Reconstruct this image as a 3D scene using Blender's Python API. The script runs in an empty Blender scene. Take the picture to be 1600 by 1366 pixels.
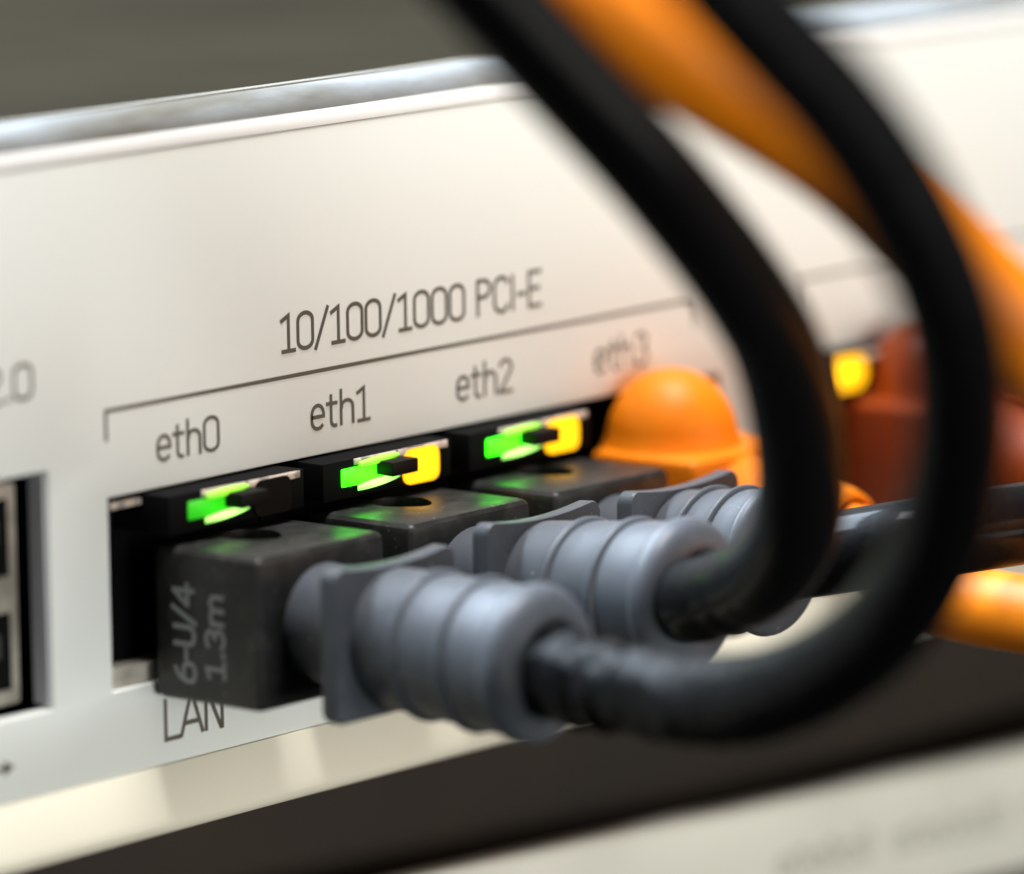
import bpy, bmesh, math, random
from mathutils import Vector, Matrix, noise
random.seed(4)
MM = 0.001            # everything below is written in millimetres, the scene is in metres
sc = bpy.context.scene
COL = sc.collection

# ------------------------------------------------------------------ camera
cam_d = bpy.data.cameras.new('camera')
cam = bpy.data.objects.new('camera', cam_d)
COL.objects.link(cam)
right = Vector((0.641457, -0.767024, -0.014409))
up = Vector((0.134793, 0.094196, 0.986386))
fwd = Vector((0.755224, 0.634667, -0.163812))
m = Matrix((right, up, -fwd)).transposed().to_4x4()
m.translation = Vector((-310.0, -297.92, 75.24)) * MM
cam.matrix_world = m
cam_d.sensor_fit = 'HORIZONTAL'
cam_d.sensor_width = 36.0
cam_d.lens = 36.0 * 9607.67 / 1600.0
cam_d.clip_start = 0.01
cam_d.clip_end = 50.0
cam_d.dof.use_dof = True
cam_d.dof.focus_distance = 0.4505
cam_d.dof.aperture_fstop = 14.0
sc.camera = cam

# ------------------------------------------------------------------ world, lamps, exposure
w = bpy.data.worlds.new('World')
sc.world = w
w.use_nodes = True
wb = w.node_tree.nodes['Background']
wb.inputs['Color'].default_value = (0.80, 0.88, 1.0, 1)
wb.inputs['Strength'].default_value = 0.012


def area(name, loc, target, size, power, color, size_y=None):
    d = bpy.data.lights.new(name, 'AREA')
    d.energy = power
    d.color = color
    d.size = size * MM
    if size_y:
        d.shape = 'RECTANGLE'
        d.size_y = size_y * MM
    o = bpy.data.objects.new(name, d)
    COL.objects.link(o)
    o.location = Vector(loc) * MM
    v = (Vector(target) - Vector(loc)).normalized()
    o.rotation_euler = v.to_track_quat('-Z', 'Y').to_euler()
    return o


area('ceiling_panel_light', (60, -80, 1000), (20, -15, 0), 420, 18.5, (0.98, 0.98, 1.0), 260)
area('key_light', (430, -1230, 70), (40, 0, -6), 850, 6.4, (1.0, 0.975, 0.90), 700)
area('front_fill_light', (-230, -1250, -10), (0, 0, -6), 460, 7.2, (0.95, 0.985, 1.0), 360)  # added cool fill lamp for the panel's left side, no source in view
area('rear_ceiling_light', (-80, 520, 640), (20, -20, -5), 800, 42.0, (0.72, 0.85, 1.0), 420)

sc.view_settings.view_transform = 'Standard'
sc.view_settings.look = 'None'
sc.view_settings.exposure = 0.14
sc.view_settings.gamma = 1.0
sc.cycles.use_denoising = True
sc.cycles.max_bounces = 8


# ------------------------------------------------------------------ materials
def mat(name, color, rough=0.5, metallic=0.0, spec=0.5, emis=None, strength=0.0,
        bump=None, vary=None, sss=None, coat=0.0, coat_rough=0.1, trans=0.0, rough_vary=None, stretch=None, specks=None, hot=None):
    """bump=(scale per metre, strength, distance in mm); vary=(scale, second colour, low, high)"""
    mt = bpy.data.materials.new(name)
    mt.use_nodes = True
    nt = mt.node_tree
    b = nt.nodes['Principled BSDF']
    b.inputs['Base Color'].default_value = (*color, 1)
    b.inputs['Roughness'].default_value = rough
    b.inputs['Metallic'].default_value = metallic
    b.inputs['Specular IOR Level'].default_value = spec
    b.inputs['Coat Weight'].default_value = coat
    b.inputs['Coat Roughness'].default_value = coat_rough
    b.inputs['Transmission Weight'].default_value = trans
    if emis:
        b.inputs['Emission Color'].default_value = (*emis, 1)
        b.inputs['Emission Strength'].default_value = strength
    tc = nt.nodes.new('ShaderNodeTexCoord')
    if hot:                                     # lens: hot centre, weaker towards its rim
        vm = nt.nodes.new('ShaderNodeVectorMath')
        vm.operation = 'DISTANCE'
        nt.links.new(tc.outputs['Generated'], vm.inputs[0])
        vm.inputs[1].default_value = (0.5, 0.5, 0.5)
        hr = nt.nodes.new('ShaderNodeMapRange')
        hr.interpolation_type = 'SMOOTHSTEP'
        hr.inputs['From Min'].default_value = 0.12
        hr.inputs['From Max'].default_value = 0.75
        hr.inputs['To Min'].default_value = strength * hot[0]
        hr.inputs['To Max'].default_value = strength * hot[1]
        nt.links.new(vm.outputs['Value'], hr.inputs['Value'])
        nt.links.new(hr.outputs['Result'], b.inputs['Emission Strength'])
    if vary:
        n = nt.nodes.new('ShaderNodeTexNoise')
        n.inputs['Scale'].default_value = vary[0]
        n.inputs['Detail'].default_value = 5
        if stretch:
            mp = nt.nodes.new('ShaderNodeMapping')
            mp.inputs['Scale'].default_value = stretch
            nt.links.new(tc.outputs['Object'], mp.inputs['Vector'])
            nt.links.new(mp.outputs['Vector'], n.inputs['Vector'])
        else:
            nt.links.new(tc.outputs['Object'], n.inputs['Vector'])
        r = nt.nodes.new('ShaderNodeMapRange')
        r.inputs['From Min'].default_value = vary[2]
        r.inputs['From Max'].default_value = vary[3]
        nt.links.new(n.outputs['Fac'], r.inputs['Value'])
        mx = nt.nodes.new('ShaderNodeMix')
        mx.data_type = 'RGBA'
        mx.inputs[6].default_value = (*color, 1)
        mx.inputs[7].default_value = (*vary[1], 1)
        nt.links.new(r.outputs['Result'], mx.inputs[0])
        nt.links.new(mx.outputs[2], b.inputs['Base Color'])
    if specks:
        sn = nt.nodes.new('ShaderNodeTexNoise')
        sn.inputs['Scale'].default_value = specks[0]
        sn.inputs['Detail'].default_value = 1
        nt.links.new(tc.outputs['Object'], sn.inputs['Vector'])
        sr = nt.nodes.new('ShaderNodeMapRange')
        sr.inputs['From Min'].default_value = specks[1]
        sr.inputs['From Max'].default_value = specks[1] + 0.03
        sr.inputs['To Max'].default_value = specks[3]
        nt.links.new(sn.outputs['Fac'], sr.inputs['Value'])
        sm = nt.nodes.new('ShaderNodeMix')
        sm.data_type = 'RGBA'
        old = b.inputs['Base Color'].links[0].from_socket
        nt.links.new(old, sm.inputs[6])
        sm.inputs[7].default_value = (*specks[2], 1)
        nt.links.new(sr.outputs['Result'], sm.inputs[0])
        nt.links.new(sm.outputs[2], b.inputs['Base Color'])
    if rough_vary:
        n3 = nt.nodes.new('ShaderNodeTexNoise')
        n3.inputs['Scale'].default_value = rough_vary[0]
        nt.links.new(tc.outputs['Object'], n3.inputs['Vector'])
        r3 = nt.nodes.new('ShaderNodeMapRange')
        r3.inputs['From Min'].default_value = 0.3
        r3.inputs['From Max'].default_value = 0.7
        r3.inputs['To Min'].default_value = rough_vary[1]
        r3.inputs['To Max'].default_value = rough_vary[2]
        nt.links.new(n3.outputs['Fac'], r3.inputs['Value'])
        nt.links.new(r3.outputs['Result'], b.inputs['Roughness'])
    if bump:
        n2 = nt.nodes.new('ShaderNodeTexNoise')
        n2.inputs['Scale'].default_value = bump[0]
        n2.inputs['Detail'].default_value = 4
        nt.links.new(tc.outputs['Object'], n2.inputs['Vector'])
        bp = nt.nodes.new('ShaderNodeBump')
        bp.inputs['Strength'].default_value = bump[1]
        bp.inputs['Distance'].default_value = bump[2] * MM
        nt.links.new(n2.outputs['Fac'], bp.inputs['Height'])
        nt.links.new(bp.outputs['Normal'], b.inputs['Normal'])
    if sss:
        b.inputs['Subsurface Weight'].default_value = sss
        b.inputs['Subsurface Radius'].default_value = (1.0, 0.35, 0.1)
        b.inputs['Subsurface Scale'].default_value = 1.5 * MM
    return mt


M = {}
M['paint'] = mat('white_paint', (0.775, 0.795, 0.735), 0.42, bump=(900, 0.12, 0.05), vary=(14, (0.755, 0.77, 0.70), 0.35, 0.7))
M['cream'] = mat('cream_paint', (0.74, 0.69, 0.55), 0.5, bump=(900, 0.12, 0.05), vary=(30, (0.70, 0.65, 0.51), 0.35, 0.7))
M['lid'] = mat('olive_grey_metal', (0.019, 0.0155, 0.0085), 0.85, spec=0.04, vary=(25, (0.013, 0.0105, 0.0055), 0.35, 0.7))
M['silver'] = mat('brushed_silver', (0.20, 0.21, 0.212), 0.7, metallic=0.0, spec=0.3, bump=(90, 0.6, 1.0), vary=(60, (0.085, 0.075, 0.055), 0.44, 0.62), stretch=(.5, 1.6, 1.6))
M['silver_dark'] = mat('dull_silver', (0.16, 0.145, 0.115), 0.7, metallic=0.0)
M['bead'] = mat('pale_edge_paint', (0.79, 0.79, 0.75), 0.42)
M['steel'] = mat('jack_steel', (0.78, 0.66, 0.54), 0.5, metallic=0.1, bump=(1500, 0.5, 0.1), vary=(900, (0.35, 0.31, 0.26), 0.5, 0.62))
M['usb'] = mat('usb_shell_steel', (0.50, 0.46, 0.38), 0.45, metallic=0.3, vary=(300, (0.28, 0.26, 0.21), 0.4, 0.65))
M['liner'] = mat('grey_steel_liner', (0.48, 0.49, 0.50), 0.5, metallic=0.1)
M['black'] = mat('black_plastic', (0.003, 0.003, 0.003), 0.7, spec=0.08)
M['tongue'] = mat('grey_tongue_plastic', (0.05, 0.05, 0.055), 0.5)
M['dark_gap'] = mat('dark_gap_brown', (0.029, 0.021, 0.0145), 0.7, vary=(60, (0.023, 0.018, 0.014), 0.4, 0.65), spec=0.2)  # shade of the gap put into a dark brown colour
M['ink'] = mat('printed_ink', (0.125, 0.11, 0.082), 0.7, spec=0.2)
M['body'] = mat('charcoal_rubber', (0.017, 0.0168, 0.0155), 0.40, spec=0.42, bump=(2600, 0.25, 0.06), vary=(700, (0.038, 0.037, 0.033), 0.52, 0.75), rough_vary=(500, 0.32, 0.46), specks=(2100, 0.735, (0.2, 0.2, 0.19), 0.6))
M['boot'] = mat('slate_rubber', (0.070, 0.077, 0.088), 0.45, spec=0.3, bump=(1500, 0.18, 0.06), vary=(500, (0.086, 0.092, 0.10), 0.5, 0.75), specks=(1900, 0.735, (0.28, 0.28, 0.28), 0.6))
M['cable_matte'] = mat('matte_black_jacket', (0.0032, 0.0032, 0.0036), 0.42, spec=0.075, bump=(650, 0.6, 0.7))
M['cable'] = mat('black_jacket', (0.004, 0.004, 0.0042), 0.5, spec=0.06, bump=(420, 0.3, 0.5), coat=0.14, coat_rough=0.12)
M['grey_print'] = mat('grey_moulded_print', (0.25, 0.265, 0.26), 0.6)
M['orange'] = mat('orange_rubber', (0.80, 0.212, 0.003), 0.48, bump=(900, 0.12, 0.08), vary=(300, (0.74, 0.185, 0.003), 0.45, 0.7), spec=0.22)
M['shaded_orange'] = mat('shaded_orange_rubber', (0.24, 0.036, 0.002), 0.45, spec=0.25, bump=(900, 0.12, 0.08), vary=(300, (0.20, 0.029, 0.002), 0.45, 0.7))  # orange plugs in shade: the shade is put into a darker, redder colour
M['latch'] = mat('smoky_clear_plastic', (0.004, 0.0035, 0.003), 0.5, spec=0.12)
M['green'] = mat('lit_green_light', (0.02, 0.3, 0.01), 0.3, emis=(0.022, 1.0, 0.002), strength=12.0, hot=(1.4, .35))
M['green_dim'] = mat('dim_green_light', (0.02, 0.3, 0.01), 0.3, emis=(0.035, 1.0, 0.006), strength=1.0, hot=(1.2, .4))
M['latch_glow'] = mat('green_latch_glow', (0.3, 0.6, 0.1), 0.3, emis=(0.42, 1.0, 0.20), strength=2.3, hot=(1.3, .4))  # green light caught in the clear latch edges, put in as glow
M['latch_glow2'] = mat('green_latch_glow_upper', (0.3, 0.6, 0.1), 0.3, emis=(0.30, 1.0, 0.02), strength=1.0, hot=(1.3, .4))
M['amber'] = mat('lit_amber_light', (0.5, 0.3, 0.01), 0.3, emis=(1.0, 0.46, 0.004), strength=2.3, hot=(1.25, .65))
M['unlit'] = mat('unlit_lens', (0.003, 0.0028, 0.002), 0.5, spec=0.1)
M['low'] = mat('lower_unit_paint', (0.74, 0.72, 0.62), 0.5, vary=(20, (0.68, 0.66, 0.56), 0.35, 0.7))
M['faint'] = mat('faint_grey_print', (0.42, 0.41, 0.34), 0.7)
M['foot'] = mat('grey_foot_rubber', (0.09, 0.085, 0.07), 0.8)


# ------------------------------------------------------------------ helpers
def empty(name, loc, label, cat, group=None):
    o = bpy.data.objects.new(name, None)
    COL.objects.link(o)
    o.empty_display_size = 0.005
    o.location = Vector(loc) * MM
    o['label'] = label
    o['category'] = cat
    if group:
        o['group'] = group
    return o


def origin_of(o):
    v = Vector((0, 0, 0))
    while o is not None:
        v += Vector(o.location)
        o = o.parent
    return v


def obj(name, bm, mt, parent=None, smooth=True, label=None, kind=None, angle=35):
    """bm is in world millimetres; links it as one mesh in its parent's frame"""
    bmesh.ops.recalc_face_normals(bm, faces=bm.faces[:])
    off = origin_of(parent)
    for v in bm.verts:
        v.co = v.co * MM - off
    me = bpy.data.meshes.new(name)
    bm.to_mesh(me)
    bm.free()
    if smooth:
        me.polygons.foreach_set('use_smooth', [True] * len(me.polygons))
        me.set_sharp_from_angle(angle=math.radians(angle))
    me.materials.append(mt)
    o = bpy.data.objects.new(name, me)
    COL.objects.link(o)
    o.parent = parent
    if label:
        o['label'] = label
    if kind:
        o['kind'] = kind
    return o


def hollow(name, parent, label=None):
    o = bpy.data.objects.new(name, None)
    COL.objects.link(o)
    o.empty_display_size = 0.002
    o.parent = parent
    if label:
        o['label'] = label
    return o


def box(bm, x0, x1, y0, y1, z0, z1, bev=0.0, seg=2):
    r = bmesh.ops.create_cube(bm, size=1)
    vs = r['verts']
    for v in vs:
        v.co = Vector((x0 + (v.co.x + .5) * (x1 - x0), y0 + (v.co.y + .5) * (y1 - y0), z0 + (v.co.z + .5) * (z1 - z0)))
    if bev > 0:
        es = list({e for v in vs for e in v.link_edges})
        bmesh.ops.bevel(bm, geom=es, offset=bev, segments=seg, profile=0.5, affect='EDGES')
    return bm


def newbox(*a, **k):
    return box(bmesh.new(), *a, **k)


def extrude_profile_x(pts, x0, x1, n=1):
    """closed profile of (y, z) swept along x"""
    bm = bmesh.new()
    rings = []
    for i in range(n + 1):
        x = x0 + (x1 - x0) * i / n
        rings.append([bm.verts.new((x, y, z)) for y, z in pts])
    k = len(pts)
    for a, b in zip(rings, rings[1:]):
        for j in range(k):
            bm.faces.new((a[j], a[(j + 1) % k], b[(j + 1) % k], b[j]))
    bm.faces.new(rings[0])
    bm.faces.new(rings[-1][::-1])
    return bm


def catmull(pts, per=10):
    P = [Vector(p) for p in pts]
    P = [P[0] * 2 - P[1]] + P + [P[-1] * 2 - P[-2]]
    out = []
    for i in range(1, len(P) - 2):
        p0, p1, p2, p3 = P[i - 1:i + 3]
        t0 = 0
        t1 = t0 + (p1 - p0).length ** .5
        t2 = t1 + (p2 - p1).length ** .5
        t3 = t2 + (p3 - p2).length ** .5
        for k in range(per):
            t = t1 + (t2 - t1) * k / per
            a1 = p0 * ((t1 - t) / (t1 - t0)) + p1 * ((t - t0) / (t1 - t0))
            a2 = p1 * ((t2 - t) / (t2 - t1)) + p2 * ((t - t1) / (t2 - t1))
            a3 = p2 * ((t3 - t) / (t3 - t2)) + p3 * ((t - t2) / (t3 - t2))
            b1 = a1 * ((t2 - t) / (t2 - t0)) + a2 * ((t - t0) / (t2 - t0))
            b2 = a2 * ((t3 - t) / (t3 - t1)) + a3 * ((t - t1) / (t3 - t1))
            out.append(b1 * ((t2 - t) / (t2 - t1)) + b2 * ((t - t1) / (t2 - t1)))
    out.append(P[-2])
    for _ in range(6):
        out = [out[0]] + [(out[i - 1] + out[i] * 2 + out[i + 1]) / 4 for i in range(1, len(out) - 1)] + [out[-1]]
    return out


def tube(pts, rad, sides=22, per=10, wrinkle=None):
    path = catmull(pts, per)
    bm = bmesh.new()
    t = (path[1] - path[0]).normalized()
    n = t.cross(Vector((0, 0, 1))).normalized()
    rings = []
    s = 0
    for i, p in enumerate(path):
        if i:
            s += (p - path[i - 1]).length
        t2 = (path[min(i + 1, len(path) - 1)] - path[max(i - 1, 0)]).normalized()
        n = (n - t2 * n.dot(t2)).normalized()
        b = t2.cross(n)
        ring = []
        for k in range(sides):
            a = 2 * math.pi * k / sides
            d = n * math.cos(a) + b * math.sin(a)
            r = rad
            if wrinkle:
                fade = max(0.0, 1 - s / wrinkle[1])
                r += wrinkle[0] * fade * noise.noise(Vector((s * 0.8, math.cos(a) * 1.6, math.sin(a) * 1.6)))
                r += wrinkle[0] * .7 * fade * math.sin(s * 1.9 + a) * (.6 + .8 * noise.noise(Vector((s * .5, 3.1, a * .3))))
            ring.append(bm.verts.new(p + d * r))
        rings.append(ring)
    for a, b in zip(rings, rings[1:]):
        for k in range(sides):
            bm.faces.new((a[k], a[(k + 1) % sides], b[(k + 1) % sides], b[k]))
    bm.faces.new(rings[0])
    bm.faces.new(rings[-1][::-1])
    return bm


def lathe_y(profile, x, z, sides=40, cap0=True, cap1=True, squash=1.0):
    """profile: (u, r) with u the distance out of the panel (along -y)"""
    bm = bmesh.new()
    rings = []
    for u, r in profile:
        rings.append([bm.verts.new((x + r * math.cos(2 * math.pi * k / sides), -u, z + squash * r * math.sin(2 * math.pi * k / sides))) for k in range(sides)])
    for a, b in zip(rings, rings[1:]):
        for k in range(sides):
            bm.faces.new((a[k], a[(k + 1) % sides], b[(k + 1) % sides], b[k]))
    if cap0:
        bm.faces.new(rings[0])
    if cap1:
        bm.faces.new(rings[-1][::-1])
    return bm


def bend(bm, f):
    for v in bm.verts:
        v.co.z += f(-v.co.y)
    return bm


# ------------------------------------------------------------------ lettering: stroke glyphs (cap height 1)
def arc(cx, cy, rx, ry, a0, a1, n=10):
    return [(cx + rx * math.cos(math.radians(a0 + (a1 - a0) * i / n)), cy + ry * math.sin(math.radians(a0 + (a1 - a0) * i / n))) for i in range(n + 1)]


def oval(x0, x1, y0, y1, r):
    pts = arc(x1 - r, y1 - r, r, r, 0, 90, 5) + arc(x0 + r, y1 - r, r, r, 90, 180, 5) + arc(x0 + r, y0 + r, r, r, 180, 270, 5) + arc(x1 - r, y0 + r, r, r, 270, 360, 5)
    return pts + [pts[0]]


G = {
    '0': (.56, [oval(.06, .50, 0, 1, .22)]),
    '1': (.50, [[(.06, .86), (.28, 1), (.28, 0)], [(.08, 0), (.46, 0)]]),
    '2': (.54, [arc(.27, .76, .20, .24, 165, -20, 10) + [(.07, 0), (.49, 0)]]),
    '3': (.54, [arc(.25, .76, .20, .24, 150, -80, 9), arc(.25, .26, .22, .26, 85, -150, 9)]),
    '4': (.56, [[(.38, 0), (.38, 1)], [(.36, .97), (.04, .34)], [(.02, .30), (.54, .30)]]),
    '5': (.54, [[(.46, 1), (.12, 1), (.09, .56)] + arc(.25, .30, .22, .30, 115, -145, 10)]),
    '6': (.56, [oval(.07, .50, 0, .58, .2), arc(.50, .30, .43, .68, 105, 165, 6)]),
    '/': (.44, [[(.02, -.08), (.40, 1.06)]]),
    '-': (.34, [[(.05, .42), (.29, .42)]]),
    '.': (.22, [[(.07, .05), (.16, .05)]]),
    ' ': (.30, []),
    'P': (.54, [[(.08, 0), (.08, 1), (.28, 1)] + arc(.28, .76, .20, .24, 90, -90, 8) + [(.10, .52)]]),
    'C': (.54, [arc(.30, .74, .22, .26, 20, 180, 8) + arc(.30, .26, .22, .26, 180, 340, 8)]),
    'I': (.24, [[(.12, 0), (.12, 1)]]),
    'E': (.50, [[(.46, 1), (.08, 1), (.08, 0), (.46, 0)], [(.10, .52), (.40, .52)]]),
    'L': (.48, [[(.08, 1), (.08, 0), (.46, 0)]]),
    'A': (.62, [[(.02, 0), (.29, 1), (.33, 1), (.60, 0)], [(.12, .30), (.50, .30)]]),
    'N': (.60, [[(.08, 0), (.08, 1), (.12, 1), (.48, 0), (.52, 0), (.52, 1)]]),
    'U': (.58, [[(.08, 1)] + arc(.29, .24, .21, .24, 180, 360, 10) + [(.50, 1)]]),
    'S': (.52, [arc(.26, .76, .19, .24, 25, 270, 9) + arc(.26, .26, .21, .26, 90, -155, 9)]),
    'B': (.56, [[(.08, .52), (.28, .52)] + arc(.28, .76, .18, .24, -90, 90, 7) + [(.08, 1), (.08, 0), (.28, 0)] + arc(.28, .26, .21, .26, -90, 90, 7)]),
    'e': (.54, [[(.09, .37), (.46, .37)] + arc(.27, .44, .19, .28, 5, 180, 8) + arc(.27, .26, .19, .26, 180, 320, 7)]),
    't': (.40, [[(.16, .95), (.16, .18)] + arc(.28, .16, .12, .16, 180, 290, 5), [(.02, .70), (.34, .70)]]),
    'h': (.54, [[(.08, 0), (.08, 1.06)], [(.10, .52)] + arc(.27, .50, .19, .22, 150, 0, 7) + [(.46, 0)]]),
    'm': (.82, [[(.08, 0), (.08, .72)], [(.10, .52)] + arc(.25, .52, .15, .20, 150, 0, 6) + [(.40, 0)], [(.42, .52)] + arc(.57, .52, .15, .20, 150, 0, 6) + [(.72, 0)]]),
}


def ribbon(bm, pts, wd, place, lift):
    P = [Vector((x, y)) for x, y in pts]
    Q = [P[0]]
    for p in P[1:]:
        if (p - Q[-1]).length > 1e-5:
            Q.append(p)
    closed = (Q[0] - Q[-1]).length < 1e-4
    if closed:
        Q.pop()
    n = len(Q)
    L, R = [], []
    for i, p in enumerate(Q):
        a = Q[i - 1] if (i or closed) else None
        b = Q[(i + 1) % n] if (i < n - 1 or closed) else None
        d1 = (p - a).normalized() if a is not None else None
        d2 = (b - p).normalized() if b is not None else None
        if d1 is None:
            d1 = d2
        if d2 is None:
            d2 = d1
        n1 = Vector((-d1.y, d1.x))
        n2 = Vector((-d2.y, d2.x))
        mm = n1 + n2
        mm = mm / max(mm.length_squared, 0.6) * 2
        e = Vector((0, 0))
        if a is None:
            e = -d2 * wd * .3
        if b is None:
            e = d1 * wd * .3
        L.append(bm.verts.new(place(p + e + mm * wd / 2, lift)))
        R.append(bm.verts.new(place(p + e - mm * wd / 2, lift)))
    for i in range(n if closed else n - 1):
        j = (i + 1) % n
        bm.faces.new((L[i], L[j], R[j], R[i]))


def lettering(text, parent, width, height, place, mt, stroke=0.122, name='lettering', track=0.0, label=None):
    """one Empty part with a mesh letter for each character; place(x mm, y mm, lift mm) -> world"""
    total = sum(G[c][0] + track for c in text) - track
    k = width / (total * height)
    root = hollow(name, parent, label)
    x = 0
    for c in text:
        adv, strokes = G[c]
        if strokes:
            bm = bmesh.new()
            for i, s in enumerate(strokes):
                x0 = x
                ribbon(bm, [((x0 + px) * k, py) for px, py in s], stroke,
                       lambda p, l: place(p.x * height, p.y * height, l), 0.03 + 0.012 * i)
            obj('letter', bm, mt, root, smooth=False)
        x += adv + track
    return root


# ------------------------------------------------------------------ the server
srv = empty('server', (40, 0, -24), 'white rack server with a row of labelled network ports and lit status lights', 'server')
PZ0, PZ1 = -20.2, 24.3
JX = [10.8 + 16.5 * k for k in range(4)]
holes = [(-24.0, -6.05, -14.2, 2.8), (0.0, 70.3, -14.0, 0.0), (80.0, 150.0, -14.0, 0.0)]


def front_panel():
    xs = sorted({-130.0, 320.0, *[h[0] for h in holes], *[h[1] for h in holes]})
    zs = sorted({PZ0, PZ1, *[h[2] for h in holes], *[h[3] for h in holes]})
    bm = bmesh.new()
    V = {}

    def v(x, y, z):
        if (x, y, z) not in V:
            V[(x, y, z)] = bm.verts.new((x, y, z))
        return V[(x, y, z)]

    def inside(x, z):
        return any(h[0] < x < h[1] and h[2] < z < h[3] for h in holes)
    cells = {(i, j) for i in range(len(xs) - 1) for j in range(len(zs) - 1)
             if not inside((xs[i] + xs[i + 1]) / 2, (zs[j] + zs[j + 1]) / 2)}
    T = 1.1
    for i, j in cells:
        x0, x1, z0, z1 = xs[i], xs[i + 1], zs[j], zs[j + 1]
        bm.faces.new((v(x0, 0, z0), v(x1, 0, z0), v(x1, 0, z1), v(x0, 0, z1)))
        bm.faces.new((v(x0, T, z0), v(x0, T, z1), v(x1, T, z1), v(x1, T, z0)))
        for (di, dj), (a, b) in {(-1, 0): ((x0, z0), (x0, z1)), (1, 0): ((x1, z0), (x1, z1)), (0, -1): ((x0, z0), (x1, z0)), (0, 1): ((x0, z1), (x1, z1))}.items():
            if (i + di, j + dj) not in cells:
                bm.faces.new((v(a[0], 0, a[1]), v(b[0], 0, b[1]), v(b[0], T, b[1]), v(a[0], T, a[1])))
    bmesh.ops.recalc_face_normals(bm, faces=bm.faces[:])
    es = [e for e in bm.edges if len(e.link_faces) == 2 and e.calc_face_angle(0) > 1.0 and all(abs(q.co.y) < 1e-6 for q in e.verts)]
    bmesh.ops.bevel(bm, geom=es, offset=0.18, segments=2, affect='EDGES', profile=0.5)
    return bm


obj('front_panel', front_panel(), M['paint'], srv)

# rolled top edge: white bead, silver groove, thin rim, lid
def top_arc(a0, a1, n=8, push=0.0):
    return [(3.6 - (3.6 + push) * math.cos(math.radians(a0 + (a1 - a0) * i / n)), 24.34 + (2.75 + push) * math.sin(math.radians(a0 + (a1 - a0) * i / n))) for i in range(n + 1)]


obj('top_bead', extrude_profile_x(top_arc(0, 24, push=.02) + [(3.5, 25.45), (3.5, 24.34)], -130, 320), M['bead'], srv, angle=50)
obj('silver_edge_strip', extrude_profile_x(top_arc(23, 88, 14) + [(3.7, 26.2), (2.4, 25.3)], -130, 320, 60), M['silver'], srv, angle=50)
obj('lid_rim', extrude_profile_x([(3.3, 27.04), (3.35, 27.2), (3.7, 27.28), (4.2, 27.2), (4.3, 26.7), (3.75, 26.6)], -130, 320), M['silver_dark'], srv)
obj('top_lid', newbox(-130, 320, 4.35, 620, 25.6, 27.1, bev=0.2), M['lid'], srv)
obj('chassis', newbox(-129, 319, 14, 619, -20.0, 25.5), M['black'], srv)

# cream lip along the bottom
lip = [(1.1, -20.21), (-0.06, -20.21), (-0.12, -20.27), (-0.95, -23.6), (-1.1, -24.2), (-1.05, -24.6), (-0.8, -24.95), (-0.3, -25.15), (1.3, -25.05), (1.3, -24.5)]
obj('bottom_lip', extrude_profile_x(lip, -130, 320), M['cream'], srv)

# bracket lines printed over the port rows


def bracket(x0, x1):
    bm = bmesh.new()
    ribbon(bm, [(x0, 4.2), (x0, 6.28), (x1, 6.28), (x1, 4.2)], 0.30, lambda p, l: Vector((p.x, -l, p.y)), 0.03)
    obj('printed_bracket', bm, M['ink'], srv, smooth=False)


bracket(-0.1, 67.1)
bracket(80.3, 147.5)


def panel_text(text, x0, x1, z, h, **k):
    lettering(text, srv, x1 - x0, h, lambda px, py, l: Vector((x0 + px, -l, z + py)), M['ink'],
              label='grey lettering reading ' + text, **k)


panel_text('10/100/1000 PCI-E', 18.3, 48.3, 8.15, 2.62)
for k in range(4):
    panel_text('eth%d' % k, 4.9 + 16.5 * k, 11.75 + 16.5 * k, 1.98, 2.42)
panel_text('LAN', 5.0, 11.6, -18.38, 2.9)
panel_text('USB 2.0', -20.2, -7.2, 8.25, 2.4)

# printed usb trident under the usb port
bm = bmesh.new()
pl = lambda p, l: Vector((p.x, -l, p.y))
ribbon(bm, [(-19.0, -17.55), (-11.2, -17.55)], .3, pl, .03)
ribbon(bm, [(-17.6, -17.5), (-16.4, -16.6), (-14.6, -16.6)], .26, pl, .045)
ribbon(bm, [(-16.6, -17.6), (-15.4, -18.5), (-13.8, -18.5)], .26, pl, .06)
for q in ([(-11.3, -17.0), (-10.2, -17.55), (-11.3, -18.1)], [(-19.7, -17.1), (-19.0, -17.1), (-19.0, -18.0), (-19.7, -18.0)],
          [(-14.6, -16.3), (-14.0, -16.3), (-14.0, -16.9), (-14.6, -16.9)], [(-13.8, -18.2), (-13.2, -18.2), (-13.2, -18.8), (-13.8, -18.8)]):
    bm.faces.new([bm.verts.new((x, -.075, z)) for x, z in q])
obj('printed_symbol', bm, M['ink'], srv, smooth=False)

# stacked usb port
usb = obj('usb_port', newbox(-23.5, -7.75, 1.5, 12, -13.6, 2.2, bev=.3), M['usb'], srv)
for zc in (-1.6, -9.7):
    bm = newbox(-22.6, -8.75, 1.42, 1.48, zc - 2.75, zc + 2.75)
    obj('usb_slot', bm, M['black'], usb, smooth=False)
    obj('usb_tongue', newbox(-21.5, -9.9, 1.3, 1.4, zc - .4, zc + 1.3, bev=.03), M['tongue'], usb)
obj('usb_opening_liner', newbox(-6.35, -6.08, .25, 1.7, -13.9, 2.5), M['liner'], usb, smooth=False)
obj('port_recess', newbox(-23.9, -6.36, 3.0, 4.0, -14.1, 2.7), M['black'], usb, smooth=False)


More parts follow.
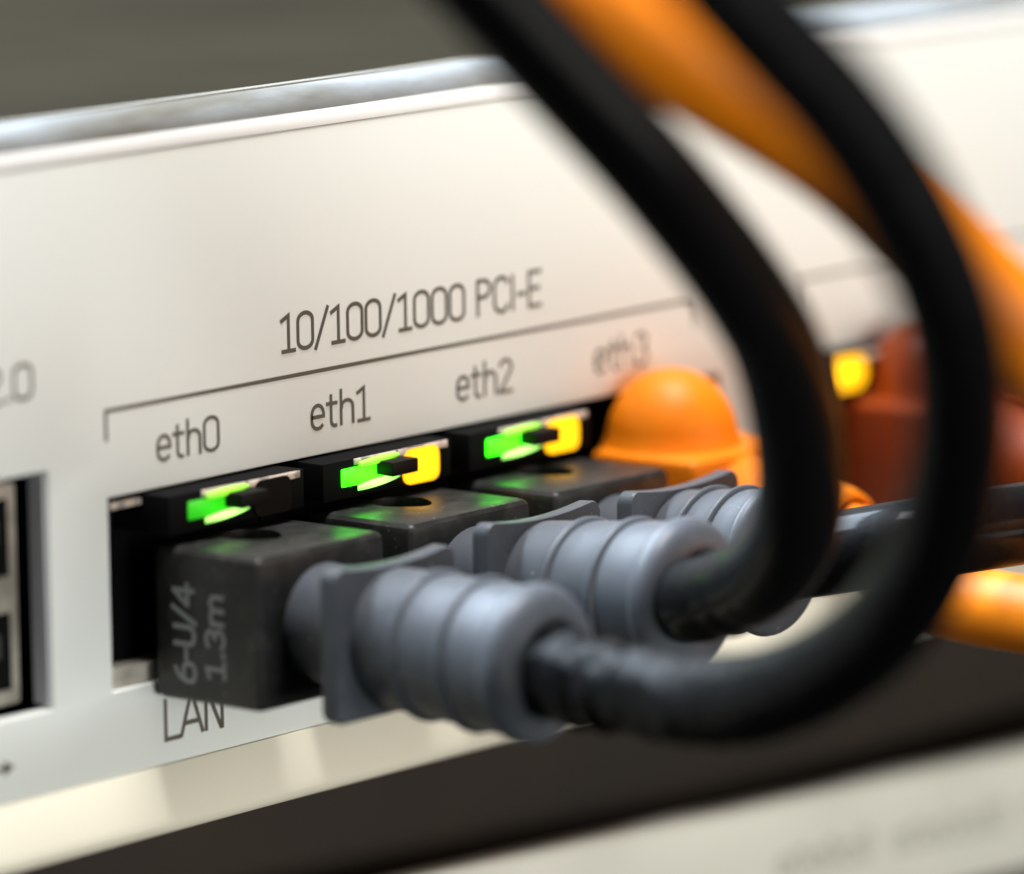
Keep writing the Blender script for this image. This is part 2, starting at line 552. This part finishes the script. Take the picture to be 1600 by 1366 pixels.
# network jacks
def jack(x, green, amber, shift=0.0, ledge=True):
    bm = bmesh.new()
    if ledge:
        box(bm, x - 7.2, x + 7.2, -2.45, 13, -3.02, -0.14, bev=.12)     # ledge with the lights above the plug
    box(bm, x - 8.15, x + 8.15, 3.0, 12.9, -13.3, -0.3)                # body behind it
    j = obj('network_jack', bm, M['black'], srv)
    if not ledge:
        return j
    a = x + shift
    if green:
        gm = M['green'] if green == 1 else M['green_dim']
        obj('green_light', newbox(a - 5.3, a + .2, -2.62, -2.46, -2.12, -.76, bev=.075), gm, j)
        def rim(xa, xb, za, zb, hh):  # glowing strip drawn for the light refracted at a latch edge
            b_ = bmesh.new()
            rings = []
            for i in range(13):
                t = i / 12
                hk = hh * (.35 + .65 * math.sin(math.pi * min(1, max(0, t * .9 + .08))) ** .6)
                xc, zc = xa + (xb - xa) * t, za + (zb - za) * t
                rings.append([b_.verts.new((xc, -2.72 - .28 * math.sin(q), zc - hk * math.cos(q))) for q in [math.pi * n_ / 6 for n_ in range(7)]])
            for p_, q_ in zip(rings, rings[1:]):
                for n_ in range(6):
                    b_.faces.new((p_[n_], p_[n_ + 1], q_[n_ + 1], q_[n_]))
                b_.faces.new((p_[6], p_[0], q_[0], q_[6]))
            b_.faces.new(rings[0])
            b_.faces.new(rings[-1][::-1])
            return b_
        glint_u = rim(a - 3.6, a + .7, -.62, -.42, .30)
        glint_l = rim(a - 3.75, a + .7, -2.35, -2.0, .30)
        for b_, m_ in ((glint_u, M['latch_glow2']), (glint_l, M['latch_glow'])):
            obj('latch_glint', b_, m_, j)
    bm = newbox(a + 1.6, a + 5.6, -2.66, -2.46, -2.95, -.28)
    es = [e for e in bm.edges if abs(e.verts[0].co.x - e.verts[1].co.x) < 1e-6 and abs(e.verts[0].co.z - e.verts[1].co.z) < 1e-6]
    bmesh.ops.bevel(bm, geom=es, offset=.75, segments=4, affect='EDGES', profile=.5)
    obj('amber_light' if amber else 'unlit_light', bm, M['amber'] if amber else M['unlit'], j)
    for s0, s1, t in ((x - 3.9, x + .8, .46), (x + 1.0, x + 6.6, .52)):
        obj('shield_strip', newbox(s0, s1, -2.62, -2.47, -.16 - t, -.16, bev=.04), M['steel'], j)
    return j


for x, g, a in zip(JX, (2, 1, 1, 0), (0, 1, 1, 1)):
    jack(x, g, a, ledge=x < 55)
jack(87.5, 0, 0)
bm = newbox(80.9, 85.8, -2.95, -2.68, -2.9, -.1)
es = [e for e in bm.edges if abs(e.verts[0].co.x - e.verts[1].co.x) < 1e-6 and abs(e.verts[0].co.z - e.verts[1].co.z) < 1e-6]
bmesh.ops.bevel(bm, geom=es, offset=1.25, segments=5, affect='EDGES', profile=.5)
obj('amber_light', bm, M['amber'], srv, label='amber status light at the start of the far port row')
for x in (107.5, 124.0):
    jack(x, 0, 0)
# steel floor and left strip of the opening
obj('shield_floor', newbox(.3, 66, .6, 2.9, -13.95, -12.6, bev=.15), M['usb'], srv)
obj('shield_strip', newbox(.5, 4.6, .25, .9, -.95, -.45, bev=.06), M['steel'], srv)
obj('opening_back', newbox(-.2, 150.2, 12.95, 13.9, -14.2, .2), M['black'], srv, smooth=False)

# ------------------------------------------------------------------ shaded gap and lower unit
dark_gap = empty('gap_shade_plate', (40, 12, -42), 'added dark brown plate giving the shaded gap under the white server', 'dark_gap')
obj('gap_plate', newbox(-130, 320, 12, 620, -38.5, -25.4, bev=.4), M['dark_gap'], dark_gap)  # plate added so that the shaded gap reads evenly dark
obj('gap_face', newbox(-130, 320, 60, 70, -36, -33.0, bev=.4), M['dark_gap'], dark_gap)

low = empty('lower_unit', (73, 4, -48), 'pale cream lower rack unit with a faint printed text line', 'rack unit')
rot = Matrix.Rotation(math.radians(3.0), 3, 'Y')


def tilt(bm):
    bmesh.ops.rotate(bm, verts=bm.verts, cent=(73, 4, -37.1), matrix=rot)
    return bm


obj('front_strip', tilt(newbox(-140, 300, 4, 7, -48.0, -37.1, bev=.7, seg=3)), M['low'], low)
bm = bmesh.new()
x = 83.0
grp = 0
obj('lower_edge', tilt(newbox(-140, 300, 6.9, 300, -70, -37.9, bev=.3)), M['dark_gap'], low)  # lower unit's cover, shade under the server put into its dark colour
pm = hollow('printed_text', low)
while x < 140:
    wd = random.uniform(1.1, 2.0)
    h = random.choice((1.5, 1.9, 2.2))
    bm = bmesh.new()
    ribbon(bm, oval(x, x + wd, -43.6, -43.6 + h, .35), .42, pl, .05 - 4)
    obj('letter', tilt(bm), M['faint'], pm, smooth=False)
    x += wd + .8
    grp += 1
    if grp in (6, 13, 19):
        x += 2.6


# ------------------------------------------------------------------ patch cables
ZC = -9.4


def plug_body_bm(x, z, hole=True):
    bm = newbox(x - 6.9, x + 6.9, -10.6, -.25, z - 5.6, z + 5.6)
    bmesh.ops.bevel(bm, geom=bm.edges[:], offset=.75, segments=3, affect='EDGES', profile=.5)
    if not hole:
        return bm
    # finger slot cut in the top face behind the latch
    top = max(bm.faces, key=lambda f: f.calc_center_median().z)
    cz = top.calc_center_median().z
    lp = [l.vert for l in top.loops]
    bm.faces.remove(top)
    sl = []
    for i in range(16):
        a = 2 * math.pi * i / 16
        px, py = math.cos(a), math.sin(a)
        sl.append((x + 2.2 * px * (1 - .35 * (py < 0) * abs(py)), -3.9 + 2.45 * py))
    a1 = [bm.verts.new((px, py, cz)) for px, py in sl]
    a2 = [bm.verts.new((px, py, cz - .15)) for px, py in sl]
    a3 = [bm.verts.new((px, py, cz - 3.2)) for px, py in sl]
    for r0, r1 in ((a1, a2), (a2, a3)):
        for i in range(16):
            bm.faces.new((r0[i], r0[(i + 1) % 16], r1[(i + 1) % 16], r1[i]))
    bm.faces.new(a3)
    edges = [bm.edges.get((lp[i], lp[(i + 1) % len(lp)])) for i in range(len(lp))] + [bm.edges.get((a1[i], a1[(i + 1) % 16])) for i in range(16)]
    bmesh.ops.triangle_fill(bm, use_beauty=True, use_dissolve=False, edges=edges)
    return bm


def flange_bm(x, z):
    bm = bmesh.new()
    hw, hh, r = 6.5, 5.55, .9
    ring = []
    for cx, cz, a0 in ((1, 1, 0), (-1, 1, 90), (-1, -1, 180), (1, -1, 270)):
        for i in range(6):
            a = math.radians(a0 + 90 * i / 5)
            ring.append((x + cx * (hw - r) + r * math.cos(a), z + cz * (hh - r) + r * math.sin(a)))
    # dense top edge so that it can dip in the middle
    pts = []
    for i, p in enumerate(ring):
        q = ring[(i + 1) % len(ring)]
        n = 8 if abs(p[0] - q[0]) > 5 else 1
        for k in range(n):
            pts.append((p[0] + (q[0] - p[0]) * k / n, p[1] + (q[1] - p[1]) * k / n))
    out = []
    for px, pz in pts:
        if pz > z + 3:
            pz -= .45 * max(0, 1 - ((px - x) / 5.5) ** 2)
        out.append((px, pz))
    R_ = []
    for u, s in ((16.0, .985), (16.15, 1.0), (17.2, 1.0), (17.4, .985)):
        R_.append([bm.verts.new((x + (px - x) * s, -u, z + (pz - z) * s)) for px, pz in out])
    n = len(out)
    for a, b in zip(R_, R_[1:]):
        for k in range(n):
            bm.faces.new((a[k], a[(k + 1) % n], b[(k + 1) % n], b[k]))
    bm.faces.new(R_[0])
    bm.faces.new(R_[-1][::-1])
    return bm


def black_plug(x, label, droop, path, wrinkle=None, boot_scale=1.0, texts=False, rad=3.05):
    root = empty('patch_cable', (x, -.9, ZC), label, 'network cable', 'black network cables plugged into the server')
    f = lambda u: droop * max(0.0, u - 9.0)
    obj('plug_body', plug_body_bm(x, ZC), M['body'], root, angle=28)
    neck = lathe_y([(9.9, 4.4), (10.62, 4.35), (12.5, 4.3), (14.6, 4.45), (16.1, 4.9)], x, ZC, 40)
    obj('neck', bend(neck, f), M['boot'], root)
    obj('flange', bend(flange_bm(x, ZC + .1), f), M['boot'], root, angle=28)
    prof = [(17.35, 5.0)]
    for a, b, r0 in ((17.6, 21.35, 5.02), (21.75, 25.75, 5.14), (26.15, 30.0, 5.24)):
        prof += [(a + .4, r0), ((a + b) / 2, r0 + .03), (b - .75, r0 + .07), (b - .55, r0 + .10), (b - .42, r0 + .28), (b - .25, r0 + .40), (b - .05, r0 + .42), (b + .14, r0 + .34), (b + .28, r0 + .18), (b + .36, r0 + .03)]
    prof = prof[:-3] + [(30.4, 5.6), (30.75, 5.48), (31.15, 5.2), (31.55, 4.7), (31.85, 4.05), (31.96, 3.6), (31.9, 3.3), (31.6, 3.12), (30.5, 3.05)]
    prof = [(17.35 + (u - 17.35) * boot_scale, r_) for u, r_ in prof]
    obj('boot', bend(lathe_y(prof, x, ZC - .05, 56), f), M['boot'], root, angle=48)
    obj('latch_tab', newbox(x - 1.5, x + 1.4, -4.25, .5, -1.68, -.62, bev=.12), M['latch'], root)
    p0 = [Vector((x, -u_, ZC + f(u_))) for u_ in (17.35 + 11.6 * boot_scale, 17.35 + 13.6 * boot_scale)]
    obj('cable_jacket', tube(p0 + [Vector(p) for p in path], rad, wrinkle=wrinkle), M['cable_matte' if texts else 'cable'], root)
    if texts:
        xf = x - 6.9
        # reads from bottom to top on the left cheek
        lettering('6-U/4', root, 7.3, 1.95, lambda px, py, l: Vector((xf - l * .6, -4.35 + py, -13.6 + px)), M['grey_print'], stroke=.20, label='grey moulded lettering reading 6-U/4')
        lettering('1.3m', root, 6.4, 1.7, lambda px, py, l: Vector((xf - l * .6, -7.2 + py, -13.1 + px)), M['grey_print'], stroke=.20, label='grey moulded lettering reading 1.3m')
    return root


B = [(9.75, -34.07, -10.57), (8.27, -40.08, -10.17), (5.11, -50.29, -9.38), (1.17, -60.53, -6.16), (-2.93, -70.04, -0.88), (-8.63, -78.7, 6.46), (-13.36, -83.83, 13.6), (-18.25, -86.92, 21.85), (-23.09, -87.13, 29.24), (-27.93, -86.07, 35.44), (-32.24, -84.5, 39.98), (-36.86, -82.39, 45.17), (-40.73, -79.54, 50.56), (-45.34, -75.33, 57.85)]
A = [(25.08, -32.66, -7.68), (23.35, -38.04, -5.98), (19.24, -44.88, -2.6), (14.42, -50.52, 2.17), (10.29, -53.7, 7.42), (3.97, -56.85, 14.93), (-1.69, -58.28, 19.91), (-7.0, -58.62, 24.65), (-12.56, -58.63, 29.49), (-17.68, -57.59, 34.32), (-23.29, -55.7, 40.23), (-28.08, -53.25, 45.94), (-33.39, -49.85, 52.91)]
D = [(45.73, -34.84, -6.41), (49.32, -37.42, -5.96), (54.52, -38.88, -5.95), (65.91, -38.43, -6.61), (81.65, -36.54, -6.1), (99.61, -33.67, -3.75)]
O1 = [(83.86, -40.36, -4.63), (70.49, -52.5, -3.42), (52.83, -62.56, -1.74), (35.58, -68.84, 4.29), (23.4, -71.86, 9.72), (16.17, -71.75, 13.42), (11.6, -70.16, 16.87), (8.12, -68.21, 20.58), (5.45, -65.51, 24.82), (2.63, -62.79, 28.44), (-5.2, -56.55, 34.86), (-14.24, -46.81, 43.11), (-19.81, -42.14, 47.73)]

black_plug(JX[0], 'black network cable with grey ribbed boot plugged into port eth0, lettering on its plug', -.032, B, wrinkle=(.6, 38), texts=True)
black_plug(JX[1], 'black network cable with grey ribbed boot plugged into port eth1', .075, A, wrinkle=(.2, 22))
black_plug(JX[2], 'black network cable with grey ribbed boot plugged into port eth2, below the orange dome', .065, D, boot_scale=.64)


def orange_plug(x, label, path, droop, boot_end=20.5, rad=2.95, dome=(.6, -5.0), shell='orange'):
    root = empty('orange_patch_cable', (x, -.9, ZC), label, 'network cable', 'orange network cables plugged into the server')
    f = lambda u: droop * max(0.0, u - 9.0)
    obj('plug_body', plug_body_bm(x, ZC, hole=False), M[shell], root, angle=28)
    # rounded hood over the latch
    bm = bmesh.new()
    n, k = 36, 12
    rings = []
    for j in range(k):
        t = math.pi / 2 * j / k
        r = 5.25 * math.cos(t) ** .94
        if j == 0:
            r = 5.6
        z = -3.95 + 6.0 * math.sin(t)
        rings.append([bm.verts.new((x + dome[0] + r * math.cos(2 * math.pi * i / n), dome[1] + r * 1.0 * math.sin(2 * math.pi * i / n), z)) for i in range(n)])
    tip = bm.verts.new((x + dome[0], dome[1], -3.95 + 6.0))
    for a, b in zip(rings, rings[1:]):
        for i in range(n):
            bm.faces.new((a[i], a[(i + 1) % n], b[(i + 1) % n], b[i]))
    for i in range(n):
        bm.faces.new((rings[-1][i], rings[-1][(i + 1) % n], tip))
    bm.faces.new(rings[0])
    obj('latch_hood', bm, M[shell], root)
    prof = [(10.0, 5.2), (10.8, 5.3), (13.0, 5.2), (16.0, 4.7), (boot_end - 1.0, 4.2), (boot_end - .3, 4.0), (boot_end, 3.6), (boot_end - .1, 3.5), (boot_end - 1, 3.4)]
    obj('boot', bend(lathe_y(prof, x, ZC, 44), f), M[shell], root)
    p0 = [Vector((x, -boot_end + 2, ZC + f(boot_end - 2))), Vector((x, -boot_end - .5, ZC + f(boot_end)))]
    obj('cable_jacket', tube(p0 + [Vector(p) for p in path], rad), M['orange'], root)
    return root


orange_plug(JX[3], 'orange network cable with domed plug in port eth3, between the black cables', [(JX[3], -25.5, -12.3), (JX[3], -30, -13.5), (JX[3], -38, -13.8), (JX[3] - 1, -60, -14.2), (JX[3] - 4, -100, -15)], -.06, dome=(-.8, -3.7))
orange_plug(91.0, 'network cable with domed orange plug, its shade put into the colour, beside the lone amber light', [(91.0, -28, -10.2), (91.1, -38, -12), (92, -60, -15), (96, -90, -21)], -.02, shell='shaded_orange')
orange_plug(107.5, 'thick orange network cable arching up behind the near black cable', O1, 0, rad=3.5, shell='shaded_orange')
